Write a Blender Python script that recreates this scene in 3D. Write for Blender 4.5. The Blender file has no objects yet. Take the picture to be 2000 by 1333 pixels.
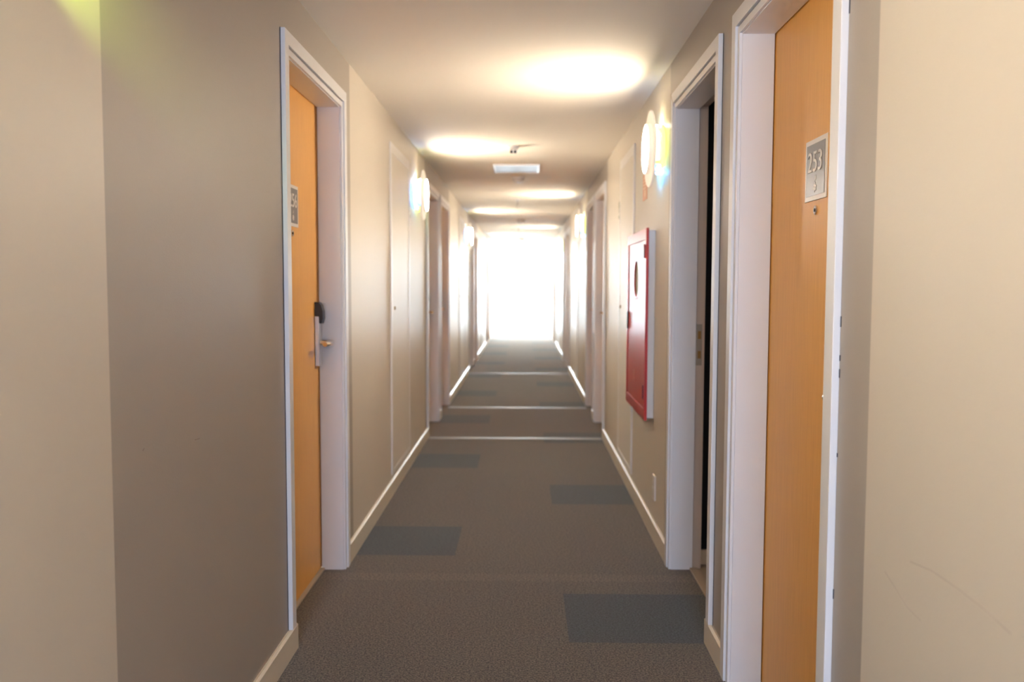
import bpy, bmesh, math, random
from mathutils import Vector, Matrix
random.seed(7)
PI = math.pi
sc = bpy.context.scene
COL = sc.collection

# ------------------------------------------------------------------ camera
F_PX, CAM_H = 1700.0, 1.255
cam_d = bpy.data.cameras.new('camera')
cam = bpy.data.objects.new('camera', cam_d); COL.objects.link(cam)
cam_d.sensor_width = 36.0
cam_d.lens = 36.0 * F_PX / 2000.0
cam_d.clip_start = 0.02
pitch = math.atan(110.5 / F_PX); yaw = math.atan(24.0 / F_PX); roll = 0.003
cy, sy = math.cos(yaw), math.sin(yaw)
fw = Vector((-sy * math.cos(pitch), cy * math.cos(pitch), -math.sin(pitch)))
rt = Vector((cy, sy, 0)); up = rt.cross(fw)
c_, s_ = math.cos(roll), math.sin(roll)
r2 = rt * c_ + up * s_; u2 = up * c_ - rt * s_
cam.matrix_world = Matrix(((r2.x, u2.x, -fw.x, 0), (r2.y, u2.y, -fw.y, 0), (r2.z, u2.z, -fw.z, CAM_H), (0, 0, 0, 1)))
cam_d.dof.use_dof = True
cam_d.dof.focus_distance = 2.35
cam_d.dof.aperture_fstop = 2.8
sc.camera = cam

# ------------------------------------------------------------------ view, world, daylight
sc.view_settings.view_transform = 'Standard'
sc.view_settings.look = 'None'
sc.view_settings.exposure = 1.84
sc.view_settings.gamma = 1.0
sc.view_settings.use_curve_mapping = False
sc.cycles.use_denoising = True
sc.cycles.max_bounces = 12
sc.cycles.diffuse_bounces = 7
sc.cycles.transparent_max_bounces = 12
sc.cycles.sample_clamp_indirect = 6.0
sc.cycles.caustics_reflective = False
sc.cycles.caustics_refractive = False

SKY = 12.5                      # radiance of the overcast sky beyond the end windows
w = bpy.data.worlds.new('world'); sc.world = w; w.use_nodes = True
w.node_tree.nodes['Background'].inputs[0].default_value = (0.84, 0.93, 1.0, 1)
w.node_tree.nodes['Background'].inputs[1].default_value = SKY

Y_END, Y_BACK = 22.4, -3.4
XL, XR, ZC = -0.79, 0.65, 2.24
LAMP_DISC, LAMP_BULB, LAMP_RIM, LAMP_UP = 38.0, 0.45, 1.3, 42.0

def portal(name, loc, rot, sx, sz):
    """marks a window opening so that sky light is sampled through it"""
    d = bpy.data.lights.new(name, 'AREA'); d.shape = 'RECTANGLE'; d.size, d.size_y = sx, sz
    d.cycles.is_portal = True
    o = bpy.data.objects.new(name, d); COL.objects.link(o)
    o.location = loc; o.rotation_euler = rot
portal('sky_portal_far', ((XL + XR) / 2, Y_END + 0.08, 1.12), (-PI / 2, 0, 0), 1.44, 2.24)
portal('sky_portal_rear', ((XL + XR) / 2, Y_BACK - 0.08, 1.12), (PI / 2, 0, 0), 1.44, 2.24)

# ------------------------------------------------------------------ materials
def srgb(r, g, b):
    f = lambda v: (v / 255 / 12.92) if v / 255 <= 0.04045 else ((v / 255 + 0.055) / 1.055) ** 2.4
    return (f(r), f(g), f(b), 1)

def new_mat(name):
    m = bpy.data.materials.new(name); m.use_nodes = True
    nt = m.node_tree; b = nt.nodes['Principled BSDF']
    return m, nt, b

def paint(name, col, rough=0.5, var=0.04, bump=0.03, scale=60.0, spec=0.5, metal=0.0):
    """painted or plain surface with faint mottling and a fine surface grain"""
    m, nt, b = new_mat(name)
    tc = nt.nodes.new('ShaderNodeTexCoord')
    n = nt.nodes.new('ShaderNodeTexNoise'); n.inputs['Scale'].default_value = 2.3; n.inputs['Detail'].default_value = 5
    nt.links.new(tc.outputs['Object'], n.inputs['Vector'])
    mr = nt.nodes.new('ShaderNodeMapRange')
    mr.inputs['To Min'].default_value = 1 - var; mr.inputs['To Max'].default_value = 1 + var
    nt.links.new(n.outputs['Fac'], mr.inputs['Value'])
    mx = nt.nodes.new('ShaderNodeVectorMath'); mx.operation = 'SCALE'
    mx.inputs[0].default_value = col[:3]
    nt.links.new(mr.outputs['Result'], mx.inputs['Scale'])
    nt.links.new(mx.outputs['Vector'], b.inputs['Base Color'])
    b.inputs['Roughness'].default_value = rough
    b.inputs['Metallic'].default_value = metal
    b.inputs['Specular IOR Level'].default_value = spec
    if bump > 0:
        n2 = nt.nodes.new('ShaderNodeTexNoise'); n2.inputs['Scale'].default_value = scale; n2.inputs['Detail'].default_value = 4
        nt.links.new(tc.outputs['Object'], n2.inputs['Vector'])
        bp = nt.nodes.new('ShaderNodeBump'); bp.inputs['Strength'].default_value = bump; bp.inputs['Distance'].default_value = 0.01
        nt.links.new(n2.outputs['Fac'], bp.inputs['Height'])
        nt.links.new(bp.outputs['Normal'], b.inputs['Normal'])
    return m

def emis(name, col, strength, base=(0.9, 0.9, 0.9, 1)):
    m, nt, b = new_mat(name)
    b.inputs['Base Color'].default_value = base
    b.inputs['Emission Color'].default_value = col
    b.inputs['Emission Strength'].default_value = strength
    b.inputs['Roughness'].default_value = 0.4
    return m

M = {}
M['cream'] = paint('cream_wall_paint', (0.61, 0.553, 0.465, 1), 0.42, 0.02, 0.06, 220)
M['taupe'] = paint('taupe_wall_paint', (0.37, 0.330, 0.284, 1), 0.46, 0.02, 0.06, 220)
M['ceiling'] = paint('ceiling_paint', (0.90, 0.84, 0.745, 1), 0.8, 0.02, 0.05, 160)
M['trim'] = paint('white_trim_paint', (0.76, 0.76, 0.77, 1), 0.36, 0.015, 0.02, 90)
M['trim_groove'] = paint('trim_groove', (0.42, 0.38, 0.32, 1), 0.6)
M['baseboard'] = paint('cream_baseboard_paint', (0.70, 0.63, 0.51, 1), 0.34, 0.02, 0.02, 90)
M['panel'] = paint('service_door_paint', (0.71, 0.66, 0.58, 1), 0.40, 0.02, 0.02, 60)
M['panel_trim'] = paint('service_door_trim_paint', (0.76, 0.73, 0.70, 1), 0.32, 0.015, 0.02, 60)
M['rebate'] = paint('beige_rebate_paint', (0.60, 0.50, 0.42, 1), 0.5, 0.03, 0.02, 90)
M['threshold'] = paint('threshold_stone', (0.42, 0.35, 0.265, 1), 0.5, 0.06, 0.03, 120)
M['steel'] = paint('brushed_steel', (0.62, 0.62, 0.64, 1), 0.34, 0.03, 0.02, 200, metal=0.85)
M['bar'] = paint('dull_aluminium', (0.36, 0.40, 0.45, 1), 0.55, 0.05, 0.02, 200, metal=0.5)
M['nickel'] = paint('warm_nickel', (0.72, 0.66, 0.58, 1), 0.26, 0.02, 0, metal=1.0)
M['chrome'] = paint('chrome', (0.75, 0.72, 0.70, 1), 0.15, 0.01, 0, metal=1.0)
M['black'] = paint('black_plastic', (0.018, 0.018, 0.02, 1), 0.35, 0.05, 0.01)
M['dark_glass'] = paint('dark_lens', (0.01, 0.01, 0.012, 1), 0.08, 0, 0)
M['gap_shade_chips'] = paint('gap_shade', (0.035, 0.035, 0.05, 1), 0.8, 0.3, 0)  # shadow of the casing gap as a dark colour; also colours the chips
M['brass'] = paint('dull_brass', (0.30, 0.17, 0.05, 1), 0.45, 0.1, 0, metal=0.6)
M['strike'] = paint('aged_steel', (0.36, 0.32, 0.25, 1), 0.42, 0.08, 0.02, metal=0.6)
M['plate_white'] = paint('sign_white', (0.78, 0.74, 0.70, 1), 0.35, 0.01, 0)
M['plate_grey'] = paint('sign_grey', (0.17, 0.165, 0.17, 1), 0.30, 0.03, 0.01, 40)
M['numeral'] = paint('sign_numeral', (0.72, 0.68, 0.64, 1), 0.35, 0.01, 0)
M['mark'] = paint('sign_mark', (0.46, 0.44, 0.42, 1), 0.4, 0.01, 0)
M['red'] = paint('red_enamel', (0.46, 0.026, 0.018, 1), 0.30, 0.03, 0.01, 30, spec=0.35)
M['red_dark'] = paint('dark_red_enamel', (0.20, 0.01, 0.01, 1), 0.4, 0.03, 0)
M['red_mark'] = paint('faint_print', (0.50, 0.13, 0.10, 1), 0.35, 0.05, 0)
M['cab_side'] = paint('cabinet_side_white', (0.66, 0.66, 0.64, 1), 0.4, 0.02, 0)
M['hose'] = paint('canvas_hose', (0.42, 0.34, 0.22, 1), 0.8, 0.15, 0.2, 90)
M['white_plastic'] = paint('white_plastic', (0.78, 0.74, 0.70, 1), 0.35, 0.01, 0)
M['grey_plastic'] = paint('grey_socket', (0.42, 0.36, 0.31, 1), 0.5, 0.02, 0)
M['orange'] = paint('orange_sign', (0.72, 0.34, 0.17, 1), 0.45, 0.05, 0)
M['orange_pale'] = paint('pale_sign_mark', (0.86, 0.62, 0.40, 1), 0.45, 0.05, 0)
M['sage'] = paint('sage_sign', (0.22, 0.24, 0.13, 1), 0.45, 0.05, 0)
M['frosted'] = None
M['scuff_dark'] = paint('scuff_dark', (0.30, 0.25, 0.21, 1), 0.6, 0.1, 0)
M['scuff_light'] = paint('scuff_light', (0.50, 0.44, 0.38, 1), 0.6, 0.05, 0)
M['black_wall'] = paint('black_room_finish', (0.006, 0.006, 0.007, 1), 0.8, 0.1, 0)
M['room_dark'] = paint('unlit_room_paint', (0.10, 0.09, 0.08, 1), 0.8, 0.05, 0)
M['lamp_white'] = emis('lamp_white_acrylic', (1.0, 0.86, 0.66, 1), 0.10, (0.86, 0.80, 0.72, 1))
M['lamp_disc'] = emis('lamp_lit_diffuser', (1.0, 0.85, 0.67, 1), LAMP_DISC)
M['lamp_up'] = emis('lamp_tube_end', (1.0, 0.86, 0.66, 1), LAMP_UP)
M['lamp_bulb'] = emis('lamp_tube', (1.0, 0.88, 0.72, 1), LAMP_BULB)
M['lime'] = emis('lime_acrylic', (0.75, 1.0, 0.10, 1), 0.16, (0.60, 0.72, 0.10, 1))
M['cyan'] = emis('cyan_acrylic', (0.30, 0.65, 1.0, 1), 0.30, (0.15, 0.45, 0.80, 1))
M['lime_edge'] = emis('lime_acrylic_edge', (0.78, 1.0, 0.10, 1), LAMP_RIM, (0.5, 0.7, 0.1, 1))
M['lime_edge_strong'] = emis('lime_acrylic_edge_bright', (0.72, 1.0, 0.03, 1), 6.0, (0.5, 0.7, 0.1, 1))
M['cyan_edge'] = emis('cyan_acrylic_edge', (0.06, 0.38, 1.0, 1), LAMP_RIM * 11.0, (0.2, 0.6, 0.9, 1))
M['hatch'] = paint('glossy_hatch_enamel', (0.34, 0.37, 0.43, 1), 0.45, 0.01, 0)

def wood():
    m, nt, b = new_mat('maple_door_veneer')
    tc = nt.nodes.new('ShaderNodeTexCoord'); mp = nt.nodes.new('ShaderNodeMapping')
    mp.inputs['Scale'].default_value = (60, 60, 2.2)
    n = nt.nodes.new('ShaderNodeTexNoise'); n.inputs['Scale'].default_value = 3.0; n.inputs['Detail'].default_value = 6
    nt.links.new(tc.outputs['Object'], mp.inputs['Vector']); nt.links.new(mp.outputs['Vector'], n.inputs['Vector'])
    cr = nt.nodes.new('ShaderNodeValToRGB')
    cr.color_ramp.elements[0].position = 0.3; cr.color_ramp.elements[0].color = (0.75, 0.370, 0.080, 1)
    cr.color_ramp.elements[1].position = 0.75; cr.color_ramp.elements[1].color = (0.84, 0.44, 0.105, 1)
    nt.links.new(n.outputs['Fac'], cr.inputs['Fac']); nt.links.new(cr.outputs['Color'], b.inputs['Base Color'])
    b.inputs['Roughness'].default_value = 0.42
    return m
M['wood'] = wood()

def carpet():
    m, nt, b = new_mat('carpet_tiles')
    N, Lk = nt.nodes, nt.links
    g = N.new('ShaderNodeNewGeometry'); sp = N.new('ShaderNodeSeparateXYZ'); Lk.new(g.outputs['Position'], sp.inputs['Vector'])
    def math_(op, a, bb=None, c=None):
        n = N.new('ShaderNodeMath'); n.operation = op
        for i, v in enumerate((a, bb, c)):
            if v is None: continue
            if isinstance(v, (int, float)): n.inputs[i].default_value = v
            else: Lk.new(v, n.inputs[i])
        return n.outputs[0]
    P = 1.93
    # dark tiles alternate along the two edges of the corridor, one row of 0.48 m in two
    fr = math_('FRACT', math_('DIVIDE', math_('SUBTRACT', sp.outputs['Y'], 2.985), P))
    right = math_('MULTIPLY', math_('LESS_THAN', fr, 0.25), math_('GREATER_THAN', sp.outputs['X'], 0.162))
    fl = math_('FRACT', math_('DIVIDE', math_('SUBTRACT', sp.outputs['Y'], 3.955), P))
    left = math_('MULTIPLY', math_('LESS_THAN', fl, 0.25), math_('LESS_THAN', sp.outputs['X'], -0.318))
    tile = math_('MAXIMUM', right, left)
    tc = g.outputs['Position']
    def noise(scale, detail, stretch=None):
        n = N.new('ShaderNodeTexNoise'); n.inputs['Scale'].default_value = scale; n.inputs['Detail'].default_value = detail
        if stretch:
            mp = N.new('ShaderNodeMapping'); mp.inputs['Scale'].default_value = stretch
            Lk.new(tc, mp.inputs['Vector']); Lk.new(mp.outputs['Vector'], n.inputs['Vector'])
        else: Lk.new(tc, n.inputs['Vector'])
        return n.outputs['Fac']
    fib = noise(170, 2); fib2 = noise(75, 2, (1, 1.8, 1)); big = noise(1.6, 3)
    v = math_('ADD', math_('MULTIPLY', fib, 0.75), math_('MULTIPLY', fib2, 0.25))
    def ramp(lo, hi):
        r = N.new('ShaderNodeValToRGB')
        r.color_ramp.elements[0].position = 0.41; r.color_ramp.elements[0].color = lo
        r.color_ramp.elements[1].position = 0.60; r.color_ramp.elements[1].color = hi
        Lk.new(v, r.inputs['Fac']); return r.outputs['Color']
    a = ramp((0.026, 0.021, 0.016, 1), (0.180, 0.146, 0.108, 1))
    d = ramp((0.014, 0.019, 0.022, 1), (0.074, 0.088, 0.095, 1))
    mx = N.new('ShaderNodeMix'); mx.data_type = 'RGBA'
    Lk.new(tile, mx.inputs['Factor']); Lk.new(a, mx.inputs['A']); Lk.new(d, mx.inputs['B'])
    mr = N.new('ShaderNodeMapRange'); mr.inputs['To Min'].default_value = 0.9; mr.inputs['To Max'].default_value = 1.1
    Lk.new(big, mr.inputs['Value'])
    # a slightly paler seam strip where the first door stretch ends
    seam = math_('MULTIPLY', math_('GREATER_THAN', sp.outputs['Y'], 3.615), math_('LESS_THAN', sp.outputs['Y'], 3.705))
    scale_out = math_('MULTIPLY', mr.outputs['Result'], math_('ADD', math_('MULTIPLY', seam, 0.22), 1.0))
    sc_ = N.new('ShaderNodeVectorMath'); sc_.operation = 'SCALE'
    Lk.new(mx.outputs['Result'], sc_.inputs[0]); Lk.new(scale_out, sc_.inputs['Scale'])
    Lk.new(sc_.outputs['Vector'], b.inputs['Base Color'])
    b.inputs['Roughness'].default_value = 0.95
    b.inputs['Specular IOR Level'].default_value = 0.25
    b.inputs['Sheen Weight'].default_value = 0.25
    b.inputs['Sheen Roughness'].default_value = 0.5
    bp = N.new('ShaderNodeBump'); bp.inputs['Strength'].default_value = 0.5; bp.inputs['Distance'].default_value = 0.004
    Lk.new(fib, bp.inputs['Height']); Lk.new(bp.outputs['Normal'], b.inputs['Normal'])
    return m
M['carpet'] = carpet()

def glass(name, frosted, tint=(0.96, 0.98, 0.98, 1)):
    m = bpy.data.materials.new(name); m.use_nodes = True
    nt = m.node_tree; nt.nodes.clear()
    out = nt.nodes.new('ShaderNodeOutputMaterial'); mix = nt.nodes.new('ShaderNodeMixShader')
    tr = nt.nodes.new('ShaderNodeBsdfTransparent')
    tr.inputs[0].default_value = tint
    if frosted:
        o = nt.nodes.new('ShaderNodeBsdfTranslucent'); o.inputs[0].default_value = (0.93, 0.97, 0.99, 1)
        mix.inputs[0].default_value = 0.9
    else:
        o = nt.nodes.new('ShaderNodeBsdfGlossy'); o.inputs['Roughness'].default_value = 0.02
        mix.inputs[0].default_value = 0.06
    nt.links.new(tr.outputs[0], mix.inputs[1]); nt.links.new(o.outputs[0], mix.inputs[2])
    nt.links.new(mix.outputs[0], out.inputs[0])
    return m
M['glass'] = glass('clear_glass', False)
M['frosted'] = glass('frosted_glass', True)
M['tinted'] = glass('tinted_glass', False, (0.53, 0.57, 0.67, 1))

# ------------------------------------------------------------------ builders
class MB:
    """collects solids and links them as one mesh object"""
    def __init__(s): s.bm = bmesh.new(); s.mats = []; s.cur = 0
    def mat(s, m):
        if m not in s.mats: s.mats.append(m)
        s.cur = s.mats.index(m); return s
    def _tag(s, n0):
        s.bm.faces.ensure_lookup_table()
        for f in s.bm.faces[n0:]: f.material_index = s.cur
    def box(s, x0, x1, y0, y1, z0, z1):
        n0 = len(s.bm.faces)
        v = [s.bm.verts.new((x, y, z)) for x in (x0, x1) for y in (y0, y1) for z in (z0, z1)]
        for f in ((0, 1, 3, 2), (4, 6, 7, 5), (0, 4, 5, 1), (2, 3, 7, 6), (0, 2, 6, 4), (1, 5, 7, 3)):
            s.bm.faces.new([v[i] for i in f])
        s._tag(n0); return s
    def prism(s, poly, axis, a0, a1):
        """extrude a polygon of 2-D points along an axis"""
        n0 = len(s.bm.faces)
        def P(p, a):
            return {'X': (a, p[0], p[1]), 'Y': (p[0], a, p[1]), 'Z': (p[0], p[1], a)}[axis]
        A = [s.bm.verts.new(P(p, a0)) for p in poly]; B = [s.bm.verts.new(P(p, a1)) for p in poly]
        n = len(poly)
        s.bm.faces.new(A[::-1]); s.bm.faces.new(B)
        for i in range(n): s.bm.faces.new((A[i], A[(i + 1) % n], B[(i + 1) % n], B[i]))
        s._tag(n0); return s
    def lathe(s, prof, centre=(0, 0, 0), axis='X', seg=48, a0=0.0, a1=2 * PI, cap=True):
        """profile of (height along axis, radius)"""
        n0 = len(s.bm.faces); full = abs(a1 - a0 - 2 * PI) < 1e-6
        cnt = seg if full else seg + 1
        rings = []
        for h, r in prof:
            ring = []
            for i in range(cnt):
                t = a0 + (a1 - a0) * i / seg
                u, v_ = r * math.cos(t), r * math.sin(t)
                p = {'X': (h, u, v_), 'Y': (u, h, v_), 'Z': (u, v_, h)}[axis]
                ring.append(s.bm.verts.new((centre[0] + p[0], centre[1] + p[1], centre[2] + p[2])))
            rings.append(ring)
        for a, b in zip(rings, rings[1:]):
            for i in range(seg):
                j = (i + 1) % cnt
                s.bm.faces.new((a[i], a[j], b[j], b[i]))
        if full and cap:
            if prof[0][1] > 1e-5: s.bm.faces.new(rings[0])
            if prof[-1][1] > 1e-5: s.bm.faces.new(rings[-1])
        s._tag(n0); return s
    def tube(s, pts, r, seg=12):
        n0 = len(s.bm.faces); pts = [Vector(p) for p in pts]; rings = []
        rr = r if isinstance(r, (list, tuple)) else [r] * len(pts)
        for i, p in enumerate(pts):
            d = (pts[min(i + 1, len(pts) - 1)] - pts[max(i - 1, 0)]).normalized()
            a = d.cross(Vector((0, 0, 1)))
            if a.length < 0.1: a = d.cross(Vector((0, 1, 0)))
            a.normalize(); b = d.cross(a)
            rings.append([s.bm.verts.new(p + (a * math.cos(2 * PI * k / seg) + b * math.sin(2 * PI * k / seg)) * rr[i]) for k in range(seg)])
        for A, B in zip(rings, rings[1:]):
            for k in range(seg): s.bm.faces.new((A[k], A[(k + 1) % seg], B[(k + 1) % seg], B[k]))
        s.bm.faces.new(rings[0]); s.bm.faces.new(rings[-1])
        s._tag(n0); return s
    def build(s, name, mat=None, parent=None, loc=None, bevel=0.0, smooth=False):
        bmesh.ops.remove_doubles(s.bm, verts=s.bm.verts, dist=1e-6)
        bmesh.ops.recalc_face_normals(s.bm, faces=s.bm.faces)
        me = bpy.data.meshes.new(name); s.bm.to_mesh(me); s.bm.free()
        for m in (s.mats or [mat]): me.materials.append(m)
        o = bpy.data.objects.new(name, me); COL.objects.link(o)
        if parent: o.parent = parent
        if loc: o.location = loc
        if bevel:
            b = o.modifiers.new('bevel', 'BEVEL'); b.width = bevel; b.segments = 2; b.limit_method = 'ANGLE'
            b.angle_limit = math.radians(50)
        if smooth:
            for p in me.polygons: p.use_smooth = True
            try: me.set_sharp_from_angle(angle=math.radians(40))
            except Exception: pass
        return o

def tag(o, label=None, cat=None, group=None, kind=None):
    for k, v in (('label', label), ('category', cat), ('group', group), ('kind', kind)):
        if v: o[k] = v
    return o
def empty(name, loc, rz=0.0):
    o = bpy.data.objects.new(name, None); COL.objects.link(o)
    o.location = loc; o.rotation_euler = (0, 0, rz); o.empty_display_size = 0.1
    return o
def text_mesh(name, body, size, mat, parent, loc, rot, depth=0.002, bold=0.0, sx=1.0):
    cu = bpy.data.curves.new(name, 'FONT'); cu.body = body; cu.size = size; cu.extrude = depth; cu.offset = bold
    cu.align_x = 'CENTER'; cu.align_y = 'CENTER'; cu.resolution_u = 6
    t = bpy.data.objects.new(name + '_tmp', cu); COL.objects.link(t)
    bpy.context.view_layer.update()
    me = bpy.data.meshes.new_from_object(t.evaluated_get(bpy.context.evaluated_depsgraph_get()))
    bpy.data.objects.remove(t); bpy.data.curves.remove(cu)
    me.name = name; me.materials.clear(); me.materials.append(mat)
    o = bpy.data.objects.new(name, me); COL.objects.link(o)
    o.parent = parent; o.location = loc; o.rotation_euler = rot; o.scale = (sx, 1, 1)
    return o

# ------------------------------------------------------------------ corridor layout
# four stretches of doors painted taupe, lamp stretches between them painted cream
DOOR_STRETCH = [(1.64, 3.965), (6.92, 9.12), (12.34, 14.55), (17.76, 19.97)]
OUT, INS = 0.96, 0.075                     # outer width of a door casing, casing width
doors_left = [2.85, 7.0, 8.08, 12.42, 13.50, 17.84, 18.92]
doors_right = [1.795, 2.925, 7.0, 8.08, 12.42, 13.50, 17.84, 18.92]
WIDE = {1.795: 0.945, 2.925: 0.93, 2.85: 0.97}
HEAD = 2.005                               # height of the door openings
WT = 0.135                                  # wall thickness
op = lambda y: (y + INS, y + WIDE.get(y, OUT) - INS)

def build_wall(name, xf, sgn, doors, label):
    """wall with door openings; sgn points away from the corridor"""
    mb = MB()
    cuts = {Y_BACK - 0.06, Y_END + 0.06}
    for a, b in DOOR_STRETCH: cuts |= {a, b}
    for d in doors:
        a, b = op(d); cuts |= {a - 0.02, b + 0.02}
    cuts = sorted(cuts)
    for a, b in zip(cuts, cuts[1:]):
        m = (a + b) / 2
        mb.mat(M['taupe'] if any(p < m < q for p, q in DOOR_STRETCH) else M['cream'])
        hole = any(op(d)[0] - 0.02 < m < op(d)[1] + 0.02 for d in doors)
        x0, x1 = sorted((xf, xf + sgn * WT))
        mb.box(x0, x1, a, b, (HEAD + 0.02) if hole else 0.0, ZC)
    o = mb.build(name)
    return tag(o, label, 'wall', kind='structure')
wall_left = build_wall('wall_left', XL, -1, doors_left, 'corridor wall carrying the door numbered 256, cream and taupe')
wall_right = build_wall('wall_right', XR, 1, doors_right, 'corridor wall carrying door 253 and the red cabinet')

o = MB().mat(M['carpet']).box(XL - 0.13, XR + 0.13, Y_BACK - 0.2, Y_END + 0.2, -0.05, 0.0).build('floor')
tag(o, 'grey-brown carpet tile floor with scattered slate blue tiles', 'floor', kind='structure')
o = MB().mat(M['ceiling']).box(XL - WT, XR + WT, Y_BACK - 0.2, Y_END + 0.06, ZC, ZC + 0.1).build('ceiling')
tag(o, 'plain cream painted corridor ceiling', 'ceiling', kind='structure')

# scuffs, slightly proud of the paint
def scuff(name, parent, x, pts, wid, mat):
    mb = MB()
    for (a, b) in zip(pts, pts[1:]):
        mb.prism([(a[0], a[1] - wid / 2), (b[0], b[1] - wid / 2), (b[0], b[1] + wid / 2), (a[0], a[1] + wid / 2)], 'X', x - 0.0004, x + 0.0004)
    return mb.build(name, mat, parent)
scuff('scuff_mark', wall_right, XR, [(1.545, 0.742), (1.50, 0.728), (1.45, 0.712), (1.40, 0.708)], 0.0016, M['scuff_light'])
scuff('scuff_mark', wall_right, XR, [(1.445, 0.792), (1.37, 0.802), (1.28, 0.803), (1.20, 0.80), (1.14, 0.792)], 0.0018, M['scuff_light'])
scuff('scuff_mark', wall_left, XL, [(1.775, 0.909), (1.782, 0.912)], 0.002, M['scuff_dark'])
scuff('scuff_mark', wall_left, XL, [(2.06, 0.880), (2.09, 0.878)], 0.002, M['scuff_dark'])

# baseboards, broken at the doors
BH, BT = 0.090, 0.014
def baseboard(name, xf, sgn, doors, label):
    mb = MB().mat(M['baseboard'])
    y = Y_BACK
    segs = []
    for d in sorted(doors):
        segs.append((y, op(d)[0] - 0.002)); y = d + WIDE.get(d, OUT)
    segs.append((y, Y_END))
    for a, b in segs:
        if b - a < 0.01: continue
        x1 = xf + sgn * BT
        poly = [(xf, 0), (x1, 0), (x1, BH - 0.006), (xf + sgn * 0.006, BH), (xf, BH)]
        mb.prism(poly, 'Y', a, b)
    return tag(mb.build(name), label, 'baseboard', kind='structure')
baseboard('baseboard_left', XL, 1, doors_left, 'cream baseboard along the wall of door 256')
baseboard('baseboard_right', XR, -1, doors_right, 'cream baseboard along the wall of door 253')

# ------------------------------------------------------------------ doors
def frame3(mb, y0, y1, z1, wid, x0, x1, zl=0.0, zr=0.0):
    """three mitred members of width wid round the opening y0..y1, 0..z1 (inner edge), from x0 to x1"""
    L = [(y0, zl), (y0, z1), (y0 - wid, z1 + wid), (y0 - wid, zl)]
    R_ = [(y1, zr), (y1, z1), (y1 + wid, z1 + wid), (y1 + wid, zr)]
    T = [(y0, z1), (y1, z1), (y1 + wid, z1 + wid), (y0 - wid, z1 + wid)]
    for p in (L, R_, T): mb.prism(p, 'X', x0, x1)

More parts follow.
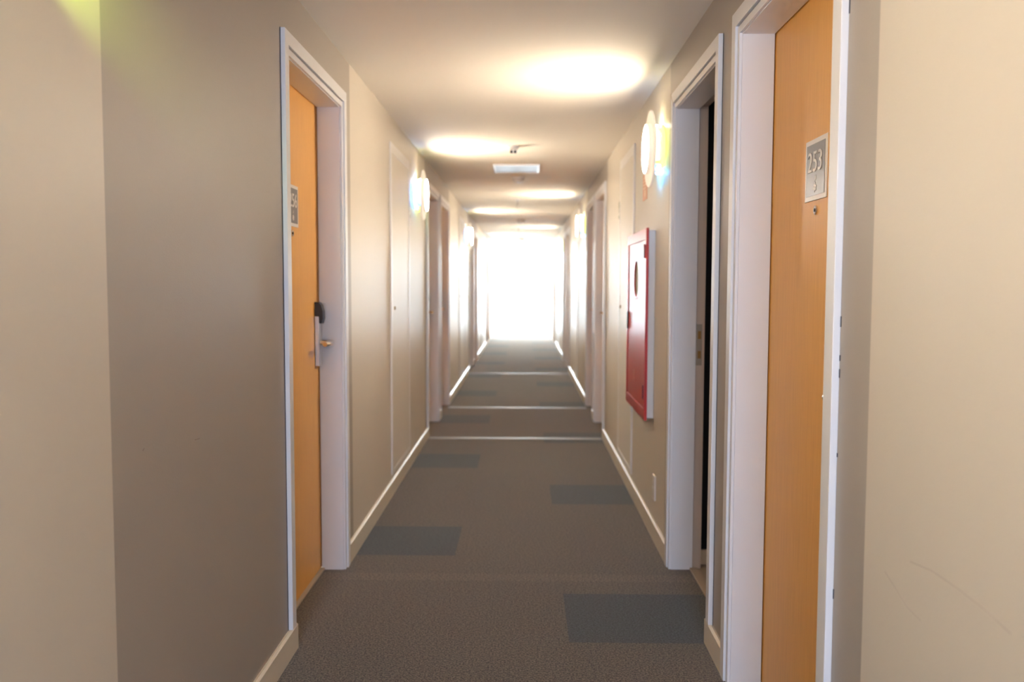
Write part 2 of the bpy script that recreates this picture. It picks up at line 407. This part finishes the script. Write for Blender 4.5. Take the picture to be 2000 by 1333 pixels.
def make_door(name, side, y_outer, label, number=None, lock_far=True, opened=False, gap=None, far=False):
    """local frame: +X into the corridor, Y along the wall, origin on the floor at the opening's start"""
    a, b = op(y_outer); W = b - a
    if side == 'left': root = empty(name, (XL, a, 0), 0.0)
    else: root = empty(name, (XR, b, 0), PI)
    tag(root, label, 'door', kind='structure')
    # world-near side is local y=0 on the left, local y=W on the right
    near0 = side == 'left'
    zl, zr = (BH, 0.0) if near0 else (0.0, BH)
    mb = MB()
    frame3(mb, -0.030, W + 0.030, HEAD + 0.030, INS - 0.030, 0.0, 0.016, zl, zr)
    mb.build('casing', M['trim'], root, bevel=0.0015)
    mb = MB()
    frame3(mb, -0.004, W + 0.004, HEAD + 0.004, 0.022, 0.0, 0.009, zl, zr)
    mb.build('inner_bead', M['trim'], root, bevel=0.001)
    # lining with its rebate
    mb = MB()
    frame3(mb, 0, W, HEAD, 0.02, -0.095, 0.0)
    mb.build('door_lining', M['trim'], root)
    mb = MB()
    for d0, d1 in ((-0.098, -0.124), (-0.1265, -WT)):
        frame3(mb, -0.014, W + 0.014, HEAD + 0.014, 0.0075, d1, d0)
    frame3(mb, -0.016, W + 0.016, HEAD + 0.016, 0.005, -0.1265, -0.124)
    mb.build('rebate', M['rebate'], root)
    # threshold
    mb = MB().box(-0.118, -0.083, 0.001, W - 0.001, 0.0, 0.010).box(-WT, -0.118, 0.001, W - 0.001, 0.0, 0.004)
    mb.build('threshold', M['threshold'], root, bevel=0.002)
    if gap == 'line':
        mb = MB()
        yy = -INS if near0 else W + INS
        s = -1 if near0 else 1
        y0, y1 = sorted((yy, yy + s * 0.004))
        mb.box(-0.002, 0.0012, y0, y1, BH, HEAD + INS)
        mb.build('gap_shade', M['gap_shade_chips'], root)  # dark strip painted in for the shadow in the gap beside the casing
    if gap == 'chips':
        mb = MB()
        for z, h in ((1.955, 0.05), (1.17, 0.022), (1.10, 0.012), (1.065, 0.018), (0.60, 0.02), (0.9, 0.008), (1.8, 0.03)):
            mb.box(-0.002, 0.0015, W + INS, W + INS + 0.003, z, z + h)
        mb.build('chipped_edge', M['gap_shade_chips'], root)
    # leaf
    mb = MB().box(-0.132, -0.0992, -0.0138, W + 0.0138, 0.0102, HEAD + 0.0138)
    if opened:
        # hinged on the side nearer the lens, swung fully into the room
        mb = MB().box(-0.16 - 0.83, -0.16, W + 0.004 - 0.0, W + 0.044, 0.012, HEAD)
    leaf = mb.build('door_leaf', M['wood'], root, bevel=0.001)
    face = -0.0992
    if far or opened:
        pass
    hide = number == '253'
    yk = (W - 0.05) if (lock_far == near0) else 0.05
    if hide: yk = W - 0.035
    if not opened:
        ll = 0.06 if hide else 0.11
        s = -1 if yk > W / 2 else 1       # lever points to the middle of the leaf
        m_ = MB().box(face, face + 0.019, yk - 0.022, yk + 0.022, 0.905, 1.119)
        lock = m_.build('lock_case', M['steel'], root, bevel=0.003)
        m_ = MB().prism([(face, 1.12), (face + 0.0185, 1.12), (face + 0.0190, 1.088), (face + 0.030, 1.086), (face + 0.036, 1.11), (face + 0.035, 1.14), (face + 0.028, 1.166), (face + 0.018, 1.176), (face, 1.178)][::-1], 'Y', yk - 0.023, yk + 0.023)
        m_.build('card_reader', M['black'], lock, bevel=0.003)
        m_ = MB().lathe([(face + 0.02, 0.011), (face + 0.055, 0.010), (face + 0.062, 0.010)], (0, yk, 1.005), 'X', 20)
        m_.tube([(face + 0.055, yk, 1.005), (face + 0.066, yk + s * 0.02, 1.005), (face + 0.068, yk + s * ll * 0.82, 1.004), (face + 0.064, yk + s * ll, 1.004)], [0.0120, 0.0125, 0.0115, 0.0100], 14)
        m_.build('lever', M['nickel'], lock, smooth=True)
    if number:
        yc = W / 2
        sw, z0, z1 = 0.082, 1.474, 1.632
        m_ = MB().box(face, face + 0.0035, yc - sw, yc + sw, z0, z1)
        pl = m_.build('number_sign', M['plate_white'], root, bevel=0.001)
        m_ = MB().box(face + 0.003, face + 0.0046, yc - sw + 0.013, yc + sw - 0.013, z0 + 0.013, z1 - 0.013)
        m_.build('grey_field', M['plate_grey'], pl)
        text_mesh('numerals', number, 0.074, M['numeral'], pl, (face + 0.0050, yc, 1.570), (PI / 2, 0, PI / 2), 0.0014, 0.0002, 1.02)
        # small star-shaped mark and a faint word-like bar over it
        m_ = MB()
        for k in range(6):
            t = k * PI / 3 + 0.3
            c, s2 = math.cos(t), math.sin(t)
            q = [(0.0008, 0), (0.007, 0.0042), (0.0135, 0), (0.007, -0.0042)]
            m_.prism([(yc + 0.002 + u * c - v * s2, 1.507 + u * s2 + v * c) for u, v in q], 'X', face + 0.0046, face + 0.0056)
        m_.build('star_mark', M['numeral'], pl)
        m_ = MB().prism([(yc - 0.004, 1.522), (yc + 0.010, 1.526), (yc + 0.008, 1.538), (yc + 0.0, 1.534)], 'X', face + 0.0046, face + 0.0050)
        m_.build('faint_mark', M['mark'], pl)
        # peephole
        m_ = MB().lathe([(face, 0.012), (face + 0.004, 0.012), (face + 0.006, 0.009), (face + 0.0055, 0.006)], (0, yc - 0.004 * (1 if near0 else -1), 1.448), 'X', 28)
        pp = m_.build('peephole', M['chrome'], root, smooth=True)
        m_ = MB().lathe([(face + 0.0056, 0.0055), (face + 0.0066, 0.003), (face + 0.0068, 0.0002)], (0, yc - 0.004 * (1 if near0 else -1), 1.448), 'X', 20)
        m_.build('lens', M['dark_glass'], pp, smooth=True)
    if opened:
        # strike plate let into the rebate of the far side
        m_ = MB().box(-0.1235, -0.0985, -0.0142, -0.0115, 0.905, 1.085)
        st = m_.build('strike_plate', M['strike'], root)
        m_ = MB().box(-0.119, -0.105, -0.012, -0.0108, 1.02, 1.055).box(-0.119, -0.105, -0.012, -0.0108, 0.935, 0.968)
        m_.build('latch_hole', M['brass'], st)
        # the open mitre at the upper far corner of the casing
        m_ = MB().prism([(-0.003, HEAD + 0.012), (-0.004, HEAD + 0.012), (-0.078, HEAD + 0.074), (-0.078, HEAD + 0.079)], 'X', 0.0155, 0.0168)
        m_.build('mitre_gap', M['brass'], root)
    return root

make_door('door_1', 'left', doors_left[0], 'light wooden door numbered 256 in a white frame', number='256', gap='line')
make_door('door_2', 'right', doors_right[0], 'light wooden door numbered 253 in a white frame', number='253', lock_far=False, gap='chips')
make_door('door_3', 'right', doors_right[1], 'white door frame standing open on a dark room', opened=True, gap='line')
n = 4
ordn = {7.0: 'first', 8.08: 'second', 12.42: 'third', 13.50: 'fourth', 17.84: 'fifth', 18.92: 'sixth'}
for d in doors_left[1:]:
    make_door('door_%d' % n, 'left', d, '%s white door frame beyond door 256 on its wall' % ordn[d], far=True); n += 1
for d in doors_right[2:]:
    make_door('door_%d' % n, 'right', d, '%s white door frame beyond the red cabinet on its wall' % ordn[d], far=True); n += 1

# room behind the open door
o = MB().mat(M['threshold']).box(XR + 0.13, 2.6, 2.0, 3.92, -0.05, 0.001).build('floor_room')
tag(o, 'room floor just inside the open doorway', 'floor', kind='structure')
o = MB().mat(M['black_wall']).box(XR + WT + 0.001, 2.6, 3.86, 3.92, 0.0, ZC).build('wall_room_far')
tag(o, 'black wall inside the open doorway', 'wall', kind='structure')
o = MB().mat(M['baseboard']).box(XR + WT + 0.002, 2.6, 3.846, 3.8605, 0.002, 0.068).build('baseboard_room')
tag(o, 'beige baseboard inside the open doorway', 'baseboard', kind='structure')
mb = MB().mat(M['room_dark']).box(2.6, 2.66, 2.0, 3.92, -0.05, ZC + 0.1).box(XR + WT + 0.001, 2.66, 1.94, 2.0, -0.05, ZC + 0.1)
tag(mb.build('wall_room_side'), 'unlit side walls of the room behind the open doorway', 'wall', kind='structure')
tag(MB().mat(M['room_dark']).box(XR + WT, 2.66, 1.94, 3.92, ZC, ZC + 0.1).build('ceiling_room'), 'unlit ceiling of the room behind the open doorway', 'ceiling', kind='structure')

# ------------------------------------------------------------------ end windows
def make_window(name, y, face, label, handles):
    """full height glazing, clear above a frosted panel; face=-1 looks back down the corridor"""
    root = empty(name, ((XL + XR) / 2, y, 0)); tag(root, label, 'window', kind='structure')
    hw = (XR - XL) / 2
    mb = MB()
    t0, t1 = sorted((0.0, -face * 0.05))
    mb.box(-hw, -hw + 0.045, t0, t1, 0, ZC).box(hw - 0.045, hw, t0, t1, 0, ZC)
    mb.box(-hw + 0.045, hw - 0.045, t0, t1, ZC - 0.05, ZC).box(-hw + 0.045, hw - 0.045, t0, t1, 0, 0.06).box(-hw + 0.045, hw - 0.045, t0, t1, 1.00, 1.05)
    mb.build('window_frame', M['trim'], root, bevel=0.003)
    m = (t0 + t1) / 2
    MB().box(-hw + 0.045, hw - 0.045, m - 0.003, m + 0.003, 1.05, ZC - 0.05).build('pane', M['glass'] if handles else M['tinted'], root)
    MB().box(-hw + 0.045, hw - 0.045, m - 0.003, m + 0.003, 0.06, 1.00).build('lower_pane', M['frosted'] if handles else M['tinted'], root)
    if handles:
        f = face
        mb = MB().tube([(hw - 0.022, f * 0.001, 1.40), (hw - 0.022, f * 0.05, 1.40), (hw - 0.022, f * 0.05, 1.11), (hw - 0.022, f * 0.001, 1.11)], 0.010)
        mb.build('pull_handle', M['brass'], root)
        mb = MB().lathe([(0.0, 0.018), (f * 0.03, 0.014), (f * 0.035, 0.022), (f * 0.055, 0.022), (f * 0.06, 0.012)], (-hw + 0.022, 0, 1.0), 'Y', 20)
        mb.build('knob', M['steel'], root, smooth=True)
make_window('window_1', Y_END, -1, 'bright glazed end of the corridor over a frosted lower panel', True)
make_window('window_2', Y_BACK, 1, 'glazed rear end of the corridor, behind the viewer', False)

# ------------------------------------------------------------------ wall lamps
def make_lamp(side, y, label, proto=None):
    loc, rz = ((XL, y, 1.90), 0.0) if side == 'left' else ((XR, y, 1.90), PI)
    if proto:
        r = proto.copy(); COL.objects.link(r); r.location = loc
        for ch in list(proto.children):
            c = ch.copy(); COL.objects.link(c); c.parent = r
            for g in ch.children:
                d = g.copy(); COL.objects.link(d); d.parent = c
        r['label'] = label
        return r
    root = empty('wall_lamp', loc, rz)
    tag(root, label, 'wall lamp', 'round wall lamps along the corridor')
    # acrylic disc against the wall, its edge glowing in two colours
    a = MB().lathe([(0.0005, 0.112), (0.010, 0.112), (0.010, 0.001)], (0, 0, 0), 'X', 48).build('coloured_disc', M['lime'] if side == 'right' else M['cyan'], root)
    for nm, mt, a0, a1 in (('lime_edge', M['lime_edge'] if side == 'right' else M['lime_edge_strong'], -0.30 * PI, 0.30 * PI), ('cyan_edge', M['cyan_edge'], 0.70 * PI, 1.30 * PI)):
        MB().lathe([(0.001, 0.1125), (0.001, 0.117), (0.015, 0.117), (0.015, 0.1125)], (0, 0, 0), 'X', 24, a0, a1).build(nm, mt, a)
    MB().lathe([(0.001, 0.1125), (0.001, 0.119), (0.020, 0.119), (0.020, 0.1125)], (0, 0, 0), 'X', 16, 1.36 * PI, 1.64 * PI).build('lower_edge', M['cyan_edge'] if side == 'right' else M['lime_edge'], a)
    # stand-off stem and tube
    MB().lathe([(0.010, 0.018), (0.052, 0.018)], (0, 0, -0.07), 'X', 20).build('stem', M['steel'], root, smooth=True)
    MB().lathe([(-0.075, 0.002), (-0.072, 0.011), (0.085, 0.011), (0.090, 0.002)], (0.030, 0, 0.02), 'Z', 16).build('tube', M['lamp_bulb'], root, smooth=True)
    if side == 'left':
        # added spot light, stands in for the acrylic's lime glow on the wall
        d = bpy.data.lights.new('lime_beam', 'SPOT'); d.energy = 0.6; d.color = (0.62, 1.0, 0.06)
        d.spot_size = math.radians(34); d.spot_blend = 1.0; d.shadow_soft_size = 0.01
        b_ = bpy.data.objects.new('lime_beam', d); COL.objects.link(b_); b_.parent = root
        b_.location = (0.085, 0.118, -0.02)
        b_.rotation_euler = Vector((-0.085, 0.30, -0.055)).to_track_quat('-Z', 'Y').to_euler()
    # front disc and the lit diffuser on it
    fd = MB().lathe([(0.052, 0.001), (0.052, 0.178), (0.056, 0.180), (0.060, 0.178), (0.060, 0.001)], (0, 0, 0), 'X', 64).build('front_disc', M['lamp_white'], root, smooth=True)
    MB().lathe([(0.0602, 0.117), (0.076, 0.117), (0.0785, 0.1165), (0.0785, 0.113), (0.0602, 0.113), (0.0602, 0.117)], (0, 0, 0), 'X', 48, cap=False).build('diffuser_rim', M['lamp_white'], fd, smooth=True)
    MB().lathe([(0.0700, 0.113), (0.0780, 0.113), (0.0782, 0.001)], (0, 0, 0), 'X', 48).build('diffuser', M['lamp_disc'], fd)
    MB().lathe([(0.1105, 0.010), (0.1125, 0.010), (0.1135, 0.001)], (0.030, 0, 0.0), 'Z', 16).build('tube_end', M['lamp_up'], root)
    return root
pr_ = make_lamp('right', 4.20, 'round glowing wall lamp with lime edge over the red cabinet')
make_lamp('right', 9.62, 'second glowing wall lamp from the red cabinet, on its wall', pr_)
make_lamp('right', 15.04, 'third glowing wall lamp from the red cabinet, on its wall', pr_)
make_lamp('right', 20.46, 'fourth glowing wall lamp from the red cabinet, by the bright window', pr_)
make_lamp('right', -1.22, 'wall lamp behind the viewer on the wall of door 253', pr_)
pl_ = make_lamp('left', 6.36, 'round glowing wall lamp with bluish edge, next after door 256')
make_lamp('left', 11.78, 'second glowing wall lamp beyond door 256, on its wall', pl_)
make_lamp('left', 17.20, 'third glowing wall lamp beyond door 256, on its wall', pl_)
near_lamp = make_lamp('left', 1.06, 'wall lamp just above the view, spilling green light on the wall', pl_)
for c in near_lamp.children:
    if c.type == 'LIGHT': c.data = c.data.copy(); c.data.energy = 10.0

# ------------------------------------------------------------------ service doors in the lamp stretches
def make_service(side, y0, y1, label, proto=None):
    W = y1 - y0
    loc, rz = ((XL, y0, 0), 0.0) if side == 'left' else ((XR, y1, 0), PI)
    if proto:
        r = proto.copy(); COL.objects.link(r); r.location = loc
        for ch in list(proto.children):
            c = ch.copy(); COL.objects.link(c); c.parent = r
        r['label'] = label
        return r
    root = empty('service_door', loc, rz)
    tag(root, label, 'service door', 'flat cream service doors along the corridor', 'thing')
    z0, z1 = 0.115, 2.085
    mb = MB()
    t, d = 0.035, 0.009
    mb.box(0, d, 0, t, z0, z1).box(0, d, W - t, W, z0, z1).box(0, d, t, W - t, z1 - 0.06, z1).box(0, d, t, W - t, z0, z0 + 0.03)
    mb.build('door_frame', M['panel_trim'], root, bevel=0.0015)
    MB().box(0, 0.0065, t + 0.0005, W - t - 0.0005, z0 + 0.0305, z1 - 0.0605).build('door_panel', M['panel'], root, bevel=0.001)
    yk = 0.13 if side == 'left' else 0.10
    MB().lathe([(0.006, 0.010), (0.011, 0.010), (0.011, 0.001)], (0, yk, 1.11), 'X', 20).build('lock', M['brass'], root, smooth=True)
    return root
sl = make_service('left', 5.12, 5.94, 'flat cream service door with white trim, next after door 256')
sr = make_service('right', 5.18, 5.94, 'flat cream service door partly hidden by the red cabinet')
make_service('left', 10.54, 11.36, 'second flat service door beyond door 256, on its wall', sl)
make_service('right', 10.60, 11.36, 'second flat service door beyond the red cabinet, on its wall', sr)
make_service('left', 15.96, 16.78, 'third flat service door beyond door 256, on its wall', sl)
make_service('right', 16.02, 16.78, 'third flat service door beyond the red cabinet, on its wall', sr)

# small plates by the service doors
for side, y, lab in (('left', 5.985, 'small sage green plate on the wall after door 256'), ('right', 6.02, 'small sage green plate beyond the red cabinet')):
    loc, rz = ((XL, y, 1.765), 0.0) if side == 'left' else ((XR, y, 1.765), PI)
    r = empty('wall_sign', loc, rz); tag(r, lab, 'sign', 'small green wall plates')
    MB().box(0, 0.004, -0.03, 0.03, -0.058, 0.058).build('plate', M['sage'], r, bevel=0.001)
    MB().box(0.004, 0.0046, -0.018, 0.018, 0.005, 0.012).box(0.004, 0.0046, -0.018, 0.010, -0.008, -0.002).box(0.004, 0.0046, -0.018, 0.014, -0.035, -0.015).build('faded_print', M['plate_white'], r)

# orange sign behind the lamp
r = empty('extinguisher_sign', (XR, 4.748, 1.782), PI)
tag(r, 'small orange safety sign under the lamp over the red cabinet', 'sign')
MB().box(0, 0.003, -0.08, 0.08, -0.07, 0.07).build('plate', M['orange'], r, bevel=0.001)
mb = MB().lathe([(0.003, 0.020), (0.0042, 0.020)], (0, 0.012, -0.036), 'X', 24)
for k in range(4): mb.box(0.003, 0.004, -0.06, 0.06 - 0.02 * (k % 2), 0.045 - k * 0.018, 0.051 - k * 0.018)
mb.build('emblem', M['orange_pale'], r)

# ------------------------------------------------------------------ red hose cabinet
r = empty('hose_cabinet', (XR, 5.135, 0.0), PI)     # local Y runs towards the lens
tag(r, 'red fire hose cabinet with a round window, hung on the wall', 'cabinet')
W, z0, z1, D = 0.785, 0.572, 1.538, 0.047
MB().box(0.0, D - 0.014, 0.012, W - 0.004, z0 + 0.012, z1 - 0.012).build('cabinet_body', M['cab_side'], r, bevel=0.002)
mb = MB()   # red face frame, four mitred members
fw_ = 0.062
def ring(mb, a, b, c, d, wv, wh, x0, x1):
    A = [(a, c), (b, c), (b, d), (a, d)]; B = [(a + wv, c + wh), (b - wv, c + wh), (b - wv, d - wh), (a + wv, d - wh)]
    for i in range(4):
        j = (i + 1) % 4
        mb.prism([A[i], A[j], B[j], B[i]], 'X', x0, x1)
ring(mb, 0, W, z0, z1, 0.035, 0.055, D - 0.014, D)
mb.build('face_frame', M['red'], r, bevel=0.0015)
# door with a round opening
cyl_y, cyl_z, cr_ = W / 2 - 0.01, 1.286, 0.098
def door_with_hole(a, b, c, d, x0, x1, cyy, czz, rad, seg=48):
    mb = MB(); bm = mb.bm
    def ringpts(x):
        outer, inner = [], []
        for i in range(seg):
            t = 2 * PI * i / seg + PI / 4
            u, v = math.cos(t), math.sin(t)
            inner.append(bm.verts.new((x, cyy + rad * u, czz + rad * v)))
            k = min(((b - cyy) / u if u > 1e-6 else (a - cyy) / u if u < -1e-6 else 1e9), ((d - czz) / v if v > 1e-6 else (c - czz) / v if v < -1e-6 else 1e9))
            outer.append([cyy + k * u, czz + k * v])
        for cy_, cz_ in ((a, c), (a, d), (b, c), (b, d)):
            i = min(range(seg), key=lambda q: (outer[q][0] - cy_) ** 2 + (outer[q][1] - cz_) ** 2)
            outer[i] = [cy_, cz_]
        return [bm.verts.new((x, p[0], p[1])) for p in outer], inner
    o0, i0 = ringpts(x0); o1, i1 = ringpts(x1)
    for i in range(seg):
        j = (i + 1) % seg
        bm.faces.new((o1[i], o1[j], i1[j], i1[i])); bm.faces.new((o0[j], o0[i], i0[i], i0[j]))
        bm.faces.new((i0[i], i0[j], i1[j], i1[i])); bm.faces.new((o0[j], o0[i], o1[i], o1[j]))
    return mb
dr = door_with_hole(0.037, W - 0.037, z0 + 0.057, z1 - 0.057, D - 0.013, D - 0.004, cyl_y, cyl_z, cr_).build('cabinet_door', M['red'], r)
MB().lathe([(D - 0.0128, cr_ - 0.001), (D - 0.0115, cr_ - 0.001)], (0, cyl_y, cyl_z), 'X', 48).build('round_pane', M['glass'], dr)
MB().box(D - 0.0139, D - 0.0131, cyl_y - 0.12, cyl_y + 0.12, cyl_z - 0.12, cyl_z + 0.12).build('hose_bundle', M['hose'], r)
for zc in (1.423, 0.713):
    MB().box(D - 0.002, D + 0.006, W - 0.050, W - 0.034, zc - 0.035, zc + 0.035).build('hinge', M['red_dark'], dr, bevel=0.002)
MB().box(D - 0.002, D + 0.005, 0.038, 0.058, 1.0, 1.10).build('latch', M['black'], dr, bevel=0.003)
mb = MB()
mb.box(D - 0.0025, D - 0.0015, W / 2 - 0.07, W / 2 + 0.01, 0.755, 0.790).box(D - 0.0025, D - 0.0015, W / 2 - 0.07, W / 2 + 0.005, 0.728, 0.748)
mb.build('faint_print', M['red_mark'], dr)
MB().lathe([(D - 0.002, 0.007), (D + 0.002, 0.005), (D + 0.002, 0.001)], (0, cyl_y, cyl_z - cr_ - 0.006), 'X', 16).build('rivet', M['chrome'], dr)

# ------------------------------------------------------------------ wall outlet
r = empty('wall_outlet', (XR, 4.27, 0.253), PI)
tag(r, 'white double power outlet low on the wall under the cabinet', 'outlet')
MB().box(0, 0.008, -0.038, 0.038, -0.062, 0.062).build('cover_plate', M['white_plastic'], r, bevel=0.003)
for zc in (0.03, -0.03):
    s1 = MB().lathe([(0.008, 0.021), (0.0088, 0.021), (0.0088, 0.019), (0.008, 0.019), (0.008, 0.021)], (0, 0, zc), 'X', 28, cap=False).build('socket', M['grey_plastic'], r)

# ------------------------------------------------------------------ things on the ceiling
def detector(y, label, proto=None):
    if proto:
        q = proto.copy(); COL.objects.link(q); q.location = (-0.06, y, ZC)
        for ch in proto.children:
            c = ch.copy(); COL.objects.link(c); c.parent = q
        q['label'] = label; return q
    q = empty('smoke_detector', (-0.06, y, ZC)); tag(q, label, 'smoke detector', 'smoke detectors along the ceiling')
    MB().lathe([(0.0, 0.062), (-0.014, 0.062), (-0.016, 0.056)], (0, 0, 0), 'Z', 36).build('base', M['white_plastic'], q, smooth=True)
    MB().lathe([(-0.016, 0.056), (-0.032, 0.054), (-0.046, 0.040), (-0.052, 0.022), (-0.052, 0.001)], (0, 0, 0), 'Z', 36).build('cover', M['white_plastic'], q, smooth=True)
    MB().lathe([(-0.020, 0.0565), (-0.026, 0.0560), (-0.026, 0.0535), (-0.020, 0.0535), (-0.020, 0.0565)], (0, 0, 0), 'Z', 36, cap=False).build('vent', M['grey_plastic'], q)
    return q
dp = detector(8.08, 'round smoke detector just past the bright ceiling panel')
detector(13.45, 'second smoke detector past the bright ceiling panel', dp)
detector(18.85, 'third smoke detector past the panel, near the bright window', dp)

q = empty('motion_sensor', (-0.082, 6.27, ZC)); tag(q, 'small ceiling sensor with two dark eyes before the bright panel', 'sensor')
MB().lathe([(0.0, 0.045), (-0.006, 0.045), (-0.010, 0.038)], (0, 0, 0), 'Z', 32).build('base', M['white_plastic'], q, smooth=True)
MB().box(-0.026, 0.036, -0.03, 0.03, -0.040, -0.008).build('housing', M['white_plastic'], q, bevel=0.005)
for x in (-0.014, 0.012):
    MB().lathe([(-0.030, 0.002), (-0.036, 0.011), (-0.052, 0.011), (-0.056, 0.004)], (x, -0.02, 0), 'Z', 16).build('eye', M['black'], q, smooth=True)

def sprinkler(x, y, label):
    q = empty('sprinkler', (x, y, ZC)); tag(q, label, 'sprinkler', 'thin ceiling sprinklers')
    MB().lathe([(0.0, 0.028), (-0.004, 0.026), (-0.004, 0.001)], (0, 0, 0), 'Z', 24).build('flange', M['white_plastic'], q)
    MB().lathe([(-0.004, 0.007), (-0.05, 0.007), (-0.052, 0.010), (-0.066, 0.010), (-0.068, 0.004)], (0, 0, 0), 'Z', 14).build('stem', M['grey_plastic'], q)
    mb = MB().tube([(-0.008, 0, -0.066), (-0.014, 0, -0.080), (-0.006, 0, -0.096)], 0.002, 6).tube([(0.008, 0, -0.066), (0.014, 0, -0.080), (0.006, 0, -0.096)], 0.002, 6)
    mb.lathe([(-0.096, 0.018), (-0.099, 0.018)], (0, 0, 0), 'Z', 18)
    mb.build('deflector', M['grey_plastic'], q)
sprinkler(-0.085, 10.2, 'thin sprinkler hanging after the first smoke detector')
sprinkler(-0.11, 15.07, 'thin sprinkler hanging after the second smoke detector')

q = empty('ceiling_hatch', (-0.07, 7.44, ZC)); tag(q, 'flat glossy white rectangular panel set on the ceiling', 'ceiling panel')
mb = MB(); 
for a in ((-0.19, -0.178, -0.235, 0.235), (0.178, 0.19, -0.235, 0.235), (-0.178, 0.178, -0.235, -0.223), (-0.178, 0.178, 0.223, 0.235)): mb.box(a[0], a[1], a[2], a[3], -0.012, 0)
mb.build('panel_frame', M['white_plastic'], q)
MB().box(-0.178, 0.178, -0.223, 0.223, -0.009, 0).build('panel', M['hatch'], q)

# ------------------------------------------------------------------ metal carpet bars across the floor
bar = None
for y, lab in ((7.04, 'pale metal carpet bar across the floor after the red cabinet'), (8.81, 'second pale metal carpet bar across the floor'), (12.23, 'third pale metal carpet bar across the floor')):
    if bar is None:
        bar = MB().prism([(-0.042, 0.0), (-0.034, 0.0035), (0.034, 0.0035), (0.042, 0.0)], 'X', XL + 0.016, XR - 0.016).build('carpet_bar', M['bar'])
        q = bar
    else:
        q = bar.copy(); COL.objects.link(q)
    q.location = (0, y, 0.0)
    tag(q, lab, 'carpet bar', 'metal carpet bars across the floor')
